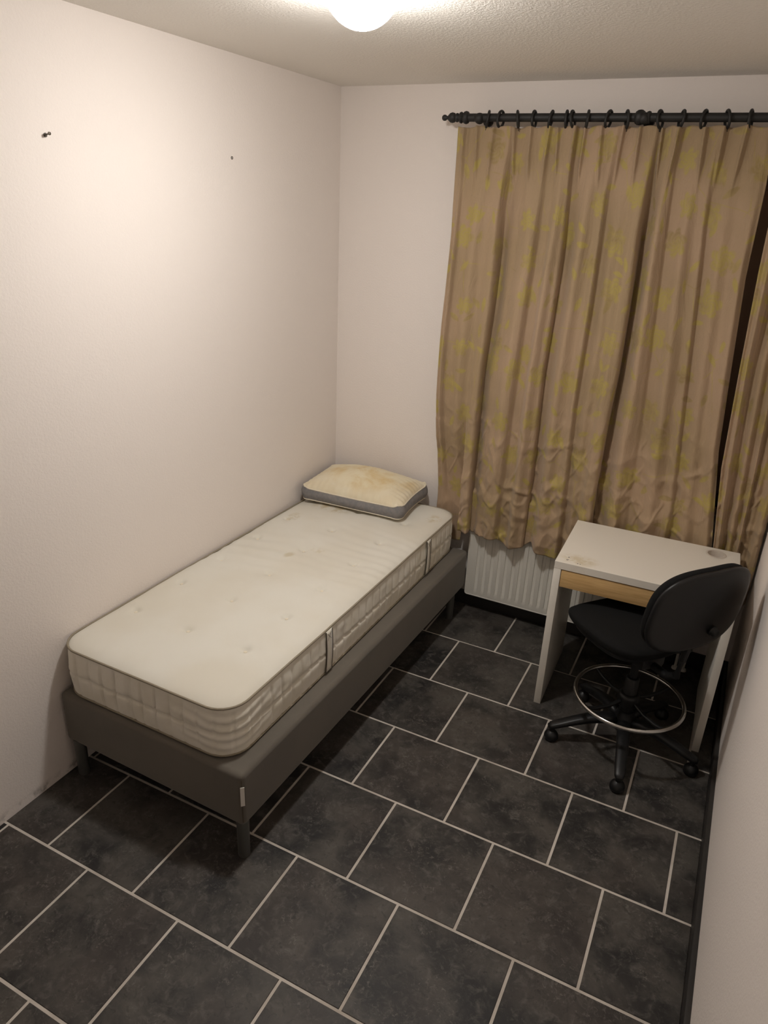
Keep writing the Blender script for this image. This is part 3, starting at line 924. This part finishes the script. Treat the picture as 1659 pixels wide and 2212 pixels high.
# ------------------------------------------------------------------ desk
DW, DD, DH = 0.73, 0.50, 0.75
desk = thing('desk', 'small white desk with a birch drawer under the curtain', 'desk', (1.498, -0.7066, 0), 0.0301)
TT = 0.034
bm = bmesh.new()
HX, HY, HR = 0.630, 0.432, 0.0375
def hole_face(z):
    o = [bm.verts.new(p) for p in ((0, 0, z), (DW, 0, z), (DW, DD, z), (0, DD, z))]
    c = [bm.verts.new((HX + HR * math.cos(2 * PI * i / 40), HY + HR * math.sin(2 * PI * i / 40), z)) for i in range(40)]
    es = [bm.edges.new((o[i], o[(i + 1) % 4])) for i in range(4)] + [bm.edges.new((c[i], c[(i + 1) % 40])) for i in range(40)]
    bmesh.ops.triangle_fill(bm, use_beauty=True, use_dissolve=False, edges=es)
    return o, c
o1, c1 = hole_face(DH); o0, c0 = hole_face(DH - TT)
for A, B in ((o0, o1), (c0, c1)):
    n = len(A)
    for i in range(n):
        bm.faces.new((A[i], A[(i + 1) % n], B[(i + 1) % n], B[i]))
tt = bm_obj('tabletop', bm, DESKTOP, desk)
bv = tt.modifiers.new('edge', 'BEVEL'); bv.width = 0.0012; bv.segments = 2; bv.limit_method = 'ANGLE'; bv.angle_limit = math.radians(50)
lathe('cable_cup', [(0.0, DH - 0.052), (0.034, DH - 0.052), (0.0362, DH - 0.048), (0.0365, DH + 0.0005), (0.044, DH + 0.0012), (0.0425, DH + 0.0022), (0.0355, DH + 0.0016),
                    (0.0345, DH - 0.046), (0.0, DH - 0.048)], CUP, desk, center=(HX, HY, 0), seg=40)
SP = 0.031
box('side_panel', (0.0, 0.0, 0.0), (SP, DD - 0.01, DH - TT - 0.0006), DESKW, desk, bevel=0.0012)
box('side_panel', (DW - SP, 0.0, 0.0), (DW, DD - 0.01, DH - TT - 0.0006), DESKW, desk, bevel=0.0012)
box('back_panel', (SP + 0.0005, DD - 0.030, DH - TT - 0.130), (DW - SP - 0.0005, DD - 0.014, DH - TT - 0.001), DESKW, desk)
dr = box('drawer', (SP + 0.002, 0.0035, 0.631), (DW - SP - 0.002, 0.0195, 0.712), BIRCH, desk, bevel=0.001)
dr['label'] = 'pale birch drawer front'
box('drawer_box', (SP + 0.016, 0.0200, 0.640), (DW - SP - 0.016, DD - 0.14, 0.700), DESKW, dr)

# ------------------------------------------------------------------ office chair
CX, CY = 1.908, -0.785
HEAD = math.radians(140.5)
ch = thing('office_chair', 'black office chair with chrome foot ring pulled up to the desk', 'chair', (CX, CY, 0))
d = Vector((math.cos(HEAD), math.sin(HEAD), 0)); wv = Vector((-math.sin(HEAD), math.cos(HEAD), 0))
def loc(a, b, z):
    """a: forward of the column, b: to the chair's left"""
    v = d * a + wv * b
    return (v.x, v.y, z)
# five-star base
for k in range(5):
    an = math.radians(206 + 72 * k)
    e = Vector((math.cos(an), math.sin(an), 0)); q = Vector((-e.y, e.x, 0))
    prof = [(0.030, 0.122, 0.030, 0.044), (0.08, 0.130, 0.028, 0.042), (0.15, 0.122, 0.026, 0.038), (0.22, 0.102, 0.024, 0.033), (0.28, 0.082, 0.022, 0.028), (0.308, 0.074, 0.020, 0.024), (0.322, 0.070, 0.012, 0.014)]
    V, F = [], []
    ns = 12
    for (rad_, z_, hw, hh) in prof:
        for i in range(ns):
            a = 2 * PI * i / ns
            cc, ss = math.cos(a), math.sin(a)
            y_ = hw * math.copysign(abs(cc) ** 0.7, cc); zz = z_ + hh * 0.5 * math.copysign(abs(ss) ** 0.7, ss)
            p = e * rad_ + q * y_
            V.append((p.x, p.y, zz))
    for j in range(len(prof) - 1):
        for i in range(ns):
            F.append((j * ns + i, j * ns + (i + 1) % ns, (j + 1) * ns + (i + 1) % ns, (j + 1) * ns + i))
    F.append(tuple(range(ns))[::-1]); F.append(tuple((len(prof) - 1) * ns + i for i in range(ns)))
    lg_ = mesh_obj('base_leg', V, F, PLASTIC, ch, smooth=True)
    g = e * 0.303
    lathe('glide', [(0.0, 0.0008), (0.020, 0.0008), (0.0285, 0.006), (0.0315, 0.016), (0.030, 0.027), (0.024, 0.038), (0.012, 0.046), (0.010, 0.068), (0.0, 0.068)], PLASTIC, lg_, center=(g.x, g.y, 0), seg=24)
lathe('hub', [(0.0, 0.085), (0.036, 0.085), (0.046, 0.095), (0.046, 0.140), (0.038, 0.155), (0.034, 0.175), (0.0, 0.175)], PLASTIC, ch, seg=28)
lathe('gas_column', [(0.0, 0.165), (0.0285, 0.165), (0.0285, 0.34), (0.024, 0.345), (0.016, 0.346), (0.016, 0.480), (0.0, 0.480)], PLASTIC, ch, seg=24)
lathe('ring_clamp', [(0.0285, 0.205), (0.044, 0.208), (0.046, 0.225), (0.046, 0.250), (0.040, 0.262), (0.0285, 0.266)], PLASTIC, ch, seg=24)
RR, RZ = 0.222, 0.243
fr = tube('foot_ring', [(RR * math.cos(a), RR * math.sin(a), RZ) for a in np.linspace(0, 2 * PI, 96, endpoint=False)], 0.0095, CHROME, ch, 14, True)
fr['label'] = 'chrome foot ring'
for k in range(4):
    a = math.radians(98 + 90 * k + 40)
    pth = [(r_ * math.cos(a), r_ * math.sin(a), z_) for r_, z_ in ((0.040, 0.232), (0.10, 0.220), (0.17, 0.224), (0.216, 0.237))]
    tube('ring_spoke', pth, 0.0085, PLASTIC, ch, 10)
# seat: rounded cushion + plastic pan
def pad(name, a0, a1, hw, zt, zb, n_exp, matl, crown, parent, front_roll=0.03, taper=0.0, dish=0.0):
    ac, ah = (a0 + a1) / 2, (a1 - a0) / 2
    nr_, nt = 14, 72
    V = []
    levels = []
    for j in range(nr_ + 1):                     # top: centre -> rim
        levels.append((j / nr_, 't'))
    for j in range(1, 6):
        levels.append((j / 5, 's'))
    for j in range(4, -1, -1):
        levels.append((j / 5 if j else 0.0, 'b'))
    for (tt_, kind) in levels:
        for i in range(nt):
            th_ = 2 * PI * i / nt
            c_, s_ = math.cos(th_), math.sin(th_)
            ua = math.copysign(abs(c_) ** (2 / n_exp), c_); ub = math.copysign(abs(s_) ** (2 / n_exp), s_)
            if kind == 't':
                k_ = tt_; rim_ = (1 - max(0, (tt_ - 0.86) / 0.14) ** 2 * 0.25)
                z_ = zt - crown * k_ ** 2 - (0.012 * max(0, (k_ - 0.8) / 0.2) ** 2)
            elif kind == 's':
                k_ = 1.0 + 0.012 * math.sin(PI * tt_) - 0.05 * tt_ ** 2
                z_ = (zt - crown - 0.012) + (zb - (zt - crown - 0.012)) * tt_
            else:
                k_ = 0.95 * tt_; z_ = zb
            A = ac + ah * ua * k_; B = hw * ub * k_ * (1 + taper * ua * k_)
            f_ = max(0.0, (A - (a1 - 0.12)) / 0.12)
            z_ -= front_roll * f_ ** 2
            z_ += dish * ((B / hw) ** 2) - dish * 0.5
            V.append(loc(A, B, z_))
    F = grid_faces(nt, len(levels), wrap=True)
    bm = bmesh.new()
    vv = [bm.verts.new(v) for v in V]
    for f in F:
        try: bm.faces.new([vv[i] for i in f])
        except ValueError: pass
    bmesh.ops.remove_doubles(bm, verts=bm.verts, dist=1e-5)
    return bm_obj(name, bm, matl, parent, smooth=True, angle=70)
pad('seat', -0.130, 0.325, 0.198, 0.583, 0.520, 3.0, CHFAB, 0.012, ch, front_roll=0.028, dish=0.008)
pad('seat_pan', -0.095, 0.285, 0.170, 0.522, 0.488, 3.0, PLASTIC, 0.0, ch, front_roll=0.024)
bm = box_bm((-0.09, -0.06, 0.445), (0.10, 0.06, 0.495), bevel=0.010)
bmesh.ops.rotate(bm, verts=bm.verts, cent=(0, 0, 0), matrix=Matrix.Rotation(HEAD, 3, 'Z'))
bm_obj('tilt_mechanism', bm, PLASTIC, ch, smooth=True, angle=40)
lv = tube('lever', [loc(-0.02, -0.05, 0.455), loc(-0.03, -0.14, 0.452), loc(-0.04, -0.205, 0.448)], 0.0065, PLASTIC, ch, 8)
tube('lever_paddle', [loc(-0.04, -0.200, 0.448), loc(-0.041, -0.225, 0.447), loc(-0.043, -0.255, 0.446)], [0.009, 0.013, 0.008], PLASTIC, lv, 10)
# backrest: curved shell with cushion in front
BC = Vector((2.110 - CX, -0.945 - CY, 0.810))
TILT, BA, BB, BN, BK = 0.10, 0.230, 0.171, 3.0, 0.59
upv = Vector((0, 0, 1)) * math.cos(TILT) - d * math.sin(TILT)
nv = d * math.cos(TILT) + Vector((0, 0, 1)) * math.sin(TILT)
def shell(name, scale, front, backo, matl, puff, parent):
    nt, nr_ = 80, 14
    V = []
    lv_ = [(j / nr_, 'f') for j in range(nr_ + 1)] + [(0.5, 'e'), ] + [(j / nr_, 'b') for j in range(nr_, -1, -1)]
    for k_, kind in lv_:
        for i in range(nt):
            th_ = 2 * PI * i / nt
            c_, s_ = math.cos(th_), math.sin(th_)
            kk = k_ if kind != 'e' else 1.022
            sv = math.copysign(abs(s_) ** (2 / BN), s_)
            uu = BA * scale * math.copysign(abs(c_) ** (2 / BN), c_) * kk * (1 - 0.035 * sv * kk)
            v_ = BB * scale * sv * kk
            base = BK * uu * uu + 0.35 * v_ * v_ * 0.3
            if kind == 'f': dd_ = front + puff * (1 - k_ ** 4)
            elif kind == 'b': dd_ = backo - puff * 0.25 * (1 - k_ ** 4)
            else: dd_ = (front + backo) / 2
            p = BC + wv * uu + upv * v_ + nv * (base + dd_)
            V.append(tuple(p))
    bm = bmesh.new()
    vv = [bm.verts.new(v) for v in V]
    for f in grid_faces(nt, len(lv_), wrap=True):
        try: bm.faces.new([vv[i] for i in f])
        except ValueError: pass
    bmesh.ops.remove_doubles(bm, verts=bm.verts, dist=1e-5)
    return bm_obj(name, bm, matl, parent, smooth=True, angle=75)
bs = shell('backrest_shell', 1.0, 0.012, -0.006, PLASTIC, 0.004, ch)
shell('backrest_cushion', 0.985, 0.040, 0.0125, CHFAB, 0.016, ch)
# upright bar from mechanism to shell, with its clamp knob
ip = BC - upv * 0.150 + nv * 0.014
tube('back_upright', [loc(-0.05, 0, 0.460), loc(-0.16, 0, 0.462), loc(-0.205, 0, 0.49), loc(-0.215, 0, 0.57), tuple(ip), tuple(BC - upv * 0.06 + nv * 0.014)], [0.017, 0.017, 0.016, 0.015, 0.011, 0.008], PLASTIC, ch, 12)
kp = BC - upv * 0.095 - wv * 0.062 - nv * 0.004
kb = lathe('knob', [(0.0, 0.0), (0.020, 0.0), (0.021, 0.010), (0.017, 0.014), (0.016, 0.028), (0.012, 0.031), (0.0, 0.031)], PLASTIC, ch, seg=20)
kb.rotation_mode = 'QUATERNION'
kb.rotation_quaternion = (-nv).to_track_quat('Z', 'Y'); kb.location = kp

# ------------------------------------------------------------------ screws left in the wall
sc1 = thing('wall_screw', 'steel screw with exposed wall plug on the left wall, nearer the camera', 'screw', (XL, -1.795, 2.283))
lathe('wall_plug', [(0.0, -0.004), (0.0055, -0.004), (0.0062, 0.003), (0.0, 0.003)], PLUG, sc1, axis='X', seg=14)
tube('screw_shank', [(0.0, 0, 0), (0.022, -0.002, 0.004)], 0.0022, SCREW, sc1, 8)
lathe('screw_head', [(0.0, 0.020), (0.0050, 0.021), (0.0046, 0.0245), (0.0, 0.0255)], SCREW, sc1, center=(0, -0.002, 0.004), axis='X', seg=14)
sc2 = thing('wall_plug', 'small grey plastic plug in the left wall, between lamp and corner', 'wall plug', (XL, -0.885, 2.279))
lathe('plug_sleeve', [(0.0, -0.006), (0.0050, -0.006), (0.0062, 0.0005), (0.0062, 0.002), (0.0032, 0.002), (0.0028, -0.004), (0.0, -0.004)], PLUG, sc2, axis='X', seg=16)
